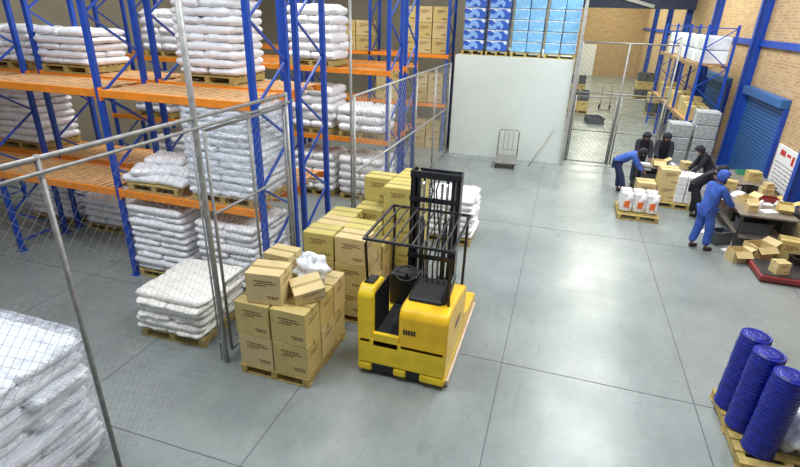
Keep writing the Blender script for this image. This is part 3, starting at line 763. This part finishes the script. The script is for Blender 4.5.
bottle(4.98, 13.78, 'white squeeze bottle at the far corner of the long table')
for (x, y, z, s, lb) in [(4.6, 11.62, 0, .12, 'crumpled white packing paper under the near end of the long table'), (3.2, 15.4, .8, .09, 'crumpled white packing paper on the low packing table'), (5.0, 12.65, .8, .1, 'crumpled white packing paper at the wall edge of the long table')]:
    o = MB().ell((0, 0, s*.6), (s, s*1.2, s*.62), 14, 9, .8, x*7).build('packing_paper', M['white']); o.location = (x, y, z); tag(o, lb, 'packing paper')
def make_silver():
    t = thing('silver_carton', '', 'box')
    MB().box(-.3, .3, -.35, .35, 0, .38).build('wrapped_body', M['silver'], t, bevel=.03, segs=3)
    MB().box(-.303, .303, -.03, .03, .0, .383).build('strap', M['white'], t)
    return t
SV = make_silver()
for (x, n, w) in [(3.55, 4, 'left lower'), (4.22, 5, 'right taller')]:
    pallet(x, 17.3, 0, 'the %s silver wrapped stack before the shutter' % w, 0, (.62, .7, 1))
    for k in range(n): dup(SV, (x, 17.3, .14+k*.4), R.uniform(-.03, .03), 'silver grey wrapped box, %s layer of the %s stack' % ('topmost' if k == n-1 else ORD[k], w), None, (1, 1, 1.04))
for (y, n, w) in [(19.95, 2, 'near bay, near side'), (21.2, 2, 'near bay, far side'), (22.8, 2, 'middle bay'), (25.5, 2, 'far bay')]:
    for k in range(n):
        b = MB().box(-.4, .4, -.5, .5, 0, .42).build('wrapped_load', M['sackw'], bevel=.06, segs=3); b.location = (4.5, y, 3.3+k*.43)
        tag(b, 'pale wrapped load on the brick wall rack top, %s, %s' % (w, ['lower', 'upper'][k]), 'load')
t = thing('floor_scale', 'low dark red platform scale on the floor at the right edge', 'scale', (4.65, 10.55, 0))
MB().box(-.55, .55, -.4, .45, .03, .14).build('base', M['red'], t, bevel=.02)
MB().box(-.5, .5, -.35, .4, .14, .155).build('plate', M['steel'], t, bevel=.005)
for x in (-.45, .45):
    for y in (-.32, .36): MB().lathe([(.04, 0), (.04, .03)], (x, y, 0), 10).build('foot', M['rubber'], t)
openbox(4.35, 11.3, 0, (.22, .18, .36), .5, 'open brown carton on the floor just behind the red platform', M['carton2'])
carton(CA, 4.95, 11.5, .0, 'darker kraft carton behind the red platform, nearer the wall', -.2, (.8, .9, 1.0))
carton(CB, 4.45, 10.4, .155, 'small carton standing on the red platform', .3, (.5, .55, .5))
openbox(3.95, 11.1, 0, (.17, .14, .26), .3, 'open brown carton on the floor left of the red platform', M['carton2'])
openbox(5.4, 11.9, 0, (.2, .25, .7), .1, 'tall open carton between the long table and the brick wall', M['carton2'])
carton(CB, 4.3, 14.25, 0, 'kraft carton on the floor between the long table and the white packets', .4, (.8, .8, .8))
carton(CA, 4.3, 15.7, 0, 'kraft carton on the floor right of the low packing table', .2, (.9, .9, 1.0))
t = thing('bucket', 'orange bucket with black lid on the red platform', 'bucket', (4.95, 10.4, .155))
MB().lathe([(.12, 0), (.15, .34)], n=20).build('bucket_body', M['orangep'], t, smooth=True)
MB().lathe([(.155, .34), (.155, .37), (.02, .38)], n=20).build('lid', M['black'], t)
t = thing('poster', 'white poster with red marks on the brick wall beyond the blue column', 'poster', (XR-.03, 15.0, .55))
MB().box(-.02, .02, -.7, .7, 0, 1.1).build('panel', M['white'], t, bevel=.004)
MB().box(-.023, -.02, .1, .45, .86, 1.0).box(-.023, -.02, -.5, -.35, .75, .98).box(-.023, -.02, -.25, .0, .90, .97).build('red_marks', M['redprint'], t)
m = MB()
for k in range(6):
    y = -.55
    while y < .5:
        w = R.uniform(.05, .15); m.box(-.022, -.02, y, y+w, .64-k*.1, .665-k*.1); y += w+.05
m.build('printed_lines', M['print'], t)
# darker goods at the passage sides
for i, (x, y, n) in enumerate([(4.8, 30.0, 2), (.85, 29.0, 2), (4.8, 36.0, 3), (.85, 37.0, 2)]):
    w = ['right side', 'left side', 'deeper right side', 'deeper left side'][i]
    pallet(x, y, 0, 'the passage goods pile, '+w, 0)
    for k in range(n):
        for a in (-.25, .25):
            if (i+k) % 2: carton(CA, x+a, y, .14+k*.49, '%s carton, %s layer, passage pile, %s' % ('left' if a < 0 else 'right', ORD[k], w), 0, (.98, 2, 1.0))
            else: crate(x+a, y, .14+k*.49, 0, '%s dark crate, %s layer, passage pile, %s' % ('left' if a < 0 else 'right', ORD[k], w), 'grey', (.22, .4, .48))
crate(1.6, 26.0, 0, .2, 'low grey crate on the floor in the passage behind the gate', 'grey', (.35, .5, .3))
# hand truck standing in the passage
t = thing('hand_truck', 'tall tube hand truck standing in the passage behind the gate', 'trolley', (2.3, 30.5, 0), .1)
MB().tube([(-.25, 0, .12), (-.25, .08, 1.2), (0, .1, 1.3), (.25, .08, 1.2), (.25, 0, .12)], .02).build('frame', M['galv'], t, smooth=True)
MB().box(-.25, .25, -.28, 0, .02, .04).build('toe_plate', M['galv'], t)
for z in (.4, .8): MB().tube([(-.25, .03, z), (.25, .03, z)], .014).build('cross_bar', M['galv'], t)
for x in (-.28, .28): MB().tube([(x-.03, .08, .13), (x+.03, .08, .13)], .13, 16).build('wheel', M['rubber'], t)

# ---------------------------------------------------------------- people
def skin_obj(name, V, E, rad, root, m, parent, sub=2):
    me = bpy.data.meshes.new(name); me.from_pydata([tuple(v) for v in V], E, []); me.update()
    o = bpy.data.objects.new(name, me); C.objects.link(o)
    sk = o.modifiers.new('skin', 'SKIN'); sk.use_smooth_shade = True; sk.branch_smoothing = .3
    for i, d in enumerate(me.skin_vertices[0].data):
        r = rad[i]; d.radius = (r, r) if not isinstance(r, tuple) else r; d.use_root = (i == root); d.use_loose = False
    ss = o.modifiers.new('sub', 'SUBSURF'); ss.levels = sub; ss.render_levels = sub
    bpy.context.view_layer.update()
    dg = bpy.context.evaluated_depsgraph_get()
    nm = bpy.data.meshes.new_from_object(o.evaluated_get(dg))
    bpy.data.objects.remove(o)
    for p in nm.polygons: p.use_smooth = True
    nm.materials.clear(); nm.materials.append(m); nm.name = name
    o = bpy.data.objects.new(name, nm); C.objects.link(o); o.parent = parent
    return o

def person(x, y, rz, label, lean, hands, top, legs, h=1.66, headpitch=.3, hood=None, step=.08, bulk=1.):
    t = thing('person', label, 'person', (x, y, 0), rz); s = h/1.7; t.scale = (s, s, s)
    pz = .93; sh = lean*.12
    pel = Vector((0, -sh*2, pz-.02*lean))
    def UP(v):
        v = Vector(v); c, sn = math.cos(lean), math.sin(lean)
        return Vector((v.x, pel.y+v.y*c+v.z*sn, pel.z-v.y*sn+v.z*c))
    spine = [pel, UP((0, 0, .17)), UP((0, 0, .36)), UP((0, 0, .50))]
    neck = UP((0, .01, .56)); hp = min(1.3, lean+headpitch)
    hd = Vector((0, math.sin(hp), math.cos(hp))); hf = Vector((0, math.cos(hp), -math.sin(hp)))
    h0 = neck+hd*.06; h1 = neck+hd*.13; h2 = neck+hd*.20
    V = []; E = []; Rr = []
    def add(p, r, par=None):
        V.append(Vector(p)); Rr.append(r)
        if par is not None: E.append((par, len(V)-1))
        return len(V)-1
    a = add(spine[0], .115); b = add(spine[1], .105, a); c = add(spine[2], .12, b); d = add(spine[3], .07, c)
    e = add(neck, .05, d); f = add(h0+hf*.01, .06, e); g = add(h1+hf*.015, .085, f); g2 = add(h2, .075, g)
    add(h1+hf*.085-hd*.01, .016, g)
    for sx in (-1, 1): add(h1+Vector((sx*.085, 0, 0)), .016, g)
    J = {'leg': [], 'arm': []}
    for i, sx in enumerate((-1, 1)):
        hip = pel+Vector((sx*.09, 0, -.06)); fy = sx*step
        kn = Vector((sx*.11, (pel.y+fy)/2+.03, .49)); an = Vector((sx*.115, fy-.03, .09)); ball = Vector((sx*.12, fy+.09, .035)); toe = Vector((sx*.12, fy+.15, .03))
        i1 = add(hip, .085, a); i2 = add(kn, .055, i1); i3 = add(an, .038, i2); i4 = add(ball, .035, i3); add(toe, .025, i4)
        J['leg'].append((hip, kn, an, ball, toe))
        S = UP((sx*.175, 0, .47)); Tt = Vector(hands[i]); la, lb = .29, .26
        dv = Tt-S; D = min(dv.length, la+lb-.01); dv.normalize(); Tt = S+dv*D
        aa = (la*la-lb*lb+D*D)/(2*D); hh = math.sqrt(max(0, la*la-aa*aa))
        pole = Vector((sx*.4, -.3, -1)); pole = (pole-dv*pole.dot(dv)).normalized()
        El = S+dv*aa+pole*hh
        k1 = add(S, .058, c); k2 = add(El, .040, k1); k3 = add(Tt, .025, k2)
        hdv = (Tt-El).normalized(); side = hdv.cross(Vector((0,0,1)))
        if side.length < .1: side = Vector((1,0,0))
        side.normalize(); palm = Tt+hdv*.06; k4 = add(palm, .026, k3)
        dn = hdv.cross(side).normalized()
        if dn.z > 0: dn = -dn
        J['arm'].append((S, El, Tt, palm, hdv, side, dn, sx))
        for q, (off, L) in enumerate(((-.03, .062), (-.01, .075), (.01, .07), (.03, .055))):
            r0 = palm+side*off+hdv*.02; r1 = r0+hdv*L*.55+dn*.006; r2 = r1+hdv*L*.35+dn*.025
            z0 = add(r0, .010, k4); z1 = add(r1, .009, z0); add(r2, .007, z1)
        th0 = Tt+hdv*.025-side*sx*.03; th1 = th0-side*sx*.025+hdv*.03
        z0 = add(th0, .011, k3); add(th1, .009, z0)
    skin_obj('body', V, E, Rr, 0, M['skin'], t, 1)
    V = []; E = []; Rr = []
    lowz = .05 if bulk == 1 else .24
    a0 = add(pel-Vector((0,0,lowz)), .15*bulk*(1.12 if bulk > 1 else 1)); a = add(pel+Vector((0,0,.04)), .15*bulk, a0); b = add(spine[1], .14*bulk, a); c = add(spine[2], .155*(1+(bulk-1)*.5), b); d = add(spine[3], .10, c); add(neck-hd*.01, .07, d)
    for (S, El, Tt, *_r) in J['arm']:
        k1 = add(S, .085*bulk, c); k2 = add(El, .062*bulk, k1); add(Tt-(Tt-El).normalized()*.02, .046*bulk, k2)
    skin_obj('jacket', V, E, Rr, 0, M[top], t, 2)
    V = []; E = []; Rr = []
    a = add(pel-Vector((0,0,.02)), .135)
    for (hip, kn, an, ball, toe) in J['leg']:
        i1 = add(hip, .105, a); i2 = add(kn, .08*bulk, i1); add(an+Vector((0,0,.03)), .066*bulk, i2)
    skin_obj('trousers', V, E, Rr, 0, M[legs], t, 2)
    for (hip, kn, an, ball, toe) in J['leg']:
        V = []; E = []; Rr = []
        a = add(an-Vector((0,.03,.04)), .045); b = add(ball, .042, a); add(toe, .032, b)
        V[0].z = .045; V[1].z = .042; V[2].z = .033
        skin_obj('shoe', V, E, Rr, 0, M['black'], t, 2)
    hc = h1+hd*.02-hf*.01
    m = MB(); n = 18; rows = 10; rr = .125
    for i in range(rows+1):
        thh = .03+(PI*.82)*i/rows
        for k in range(n):
            q = 2*PI*k/n
            lx = math.sin(thh)*math.cos(q); lf = math.sin(thh)*math.sin(q); lu = math.cos(thh)
            if lf > 0 and lu < .45: lf = lf*.42
            ext = 1.25 if lu < -.2 else 1.
            m.v.append(tuple(hc+Vector((lx*rr*(.95 if lu > -.3 else 1.05), 0, 0))+hf*lf*rr*1.02+hd*lu*rr*ext))
    for i in range(rows):
        for k in range(n): m.f.append((i*n+k, i*n+(k+1)%n, (i+1)*n+(k+1)%n, (i+1)*n+k))
    m.f.append(tuple(range(n))); m.f.append(tuple(rows*n+k for k in range(n)))
    m.build('hood', M[hood or top], t, smooth=True)
    for sx in (-1, 1):
        MB().ell(h1+hf*.088+hd*.012+Vector((sx*.032, 0, 0)), (.011, .011, .009), 8, 5).build('eye', M['white'], t, smooth=True)
    MB().ell(h1+hf*.088-hd*.05, (.022, .008, .006), 8, 4).build('mouth', M['red'], t, smooth=True)
    return t
rad = math.radians
person(3.3, 11.45, rad(-62), 'person in loose blue coat and hood standing at the long cluttered table', .16, [(-.16, .42, .95), (.18, .40, .98)], 'coat_blue', 'coat_blue', h=1.74, bulk=1.18)
person(1.98, 15.0, rad(-95), 'person in blue jacket bending far over beside the brown cartons', 1.0, [(-.14, .62, .55), (.16, .6, .55)], 'coat_blue', 'jeans', h=1.66, hood='coat_black', bulk=1.1)
person(2.45, 15.95, rad(185), 'person in black at the left end of the low packing table', .42, [(-.14, .42, .92), (.16, .42, .90)], 'coat_black', 'jeans', h=1.68, bulk=1.12)
person(3.0, 15.95, rad(178), 'person in black at the middle of the low packing table, head bowed', .40, [(-.14, .44, .9), (.16, .42, .92)], 'coat_black', 'coat_black', h=1.7, bulk=1.15)
person(3.95, 14.95, rad(95), 'person in black stooping on the right beside the white packets', .55, [(-.16, .42, .85), (.16, .44, .78)], 'coat_black', 'jeans', h=1.64, bulk=1.15)
person(3.62, 13.5, rad(-100), 'person in dark clothes bending over the far end of the long table', .75, [(-.16, .5, .92), (.16, .5, .90)], 'coat_black', 'coat_black', h=1.6, bulk=1.12)

# ---------------------------------------------------------------- light
w = bpy.data.worlds.new('world'); bpy.context.scene.world = w; w.use_nodes = True
bg = w.node_tree.nodes['Background']; bg.inputs[0].default_value = (.78, .88, 1, 1); bg.inputs[1].default_value = .30
def area(x, y, z, sx, sy, e, col, rot=(0,0,0)):  # unseen area lights added overhead for brightness and floor sheen, not real fixtures
    l = bpy.data.lights.new('overhead_fill', 'AREA'); l.shape = 'RECTANGLE'; l.size = sx; l.size_y = sy; l.energy = e; l.color = col
    o = bpy.data.objects.new('overhead_fill', l); C.objects.link(o); o.location = (x, y, z); o.rotation_euler = rot
area(.6, 5.5, 7.8, 1.2, 5, 430, (.95, .98, 1))
area(2.2, 14, 7.8, 2.4, 8, 860, (.96, .99, 1))
area(2.6, 24, 7.5, 2.4, 6, 650, (.97, 1, .88))
area(2.6, 40, 7.5, 2, 16, 1100, (.98, 1, .80))
area(-7, 10, 7.8, 6, 1.2, 330, (1, .98, .95))
area(-7, 15.5, 7.8, 6, 1.2, 260, (1, .92, .76))
area(-5.5, 3.0, 7.8, 5, 2, 380, (.92, .95, 1))
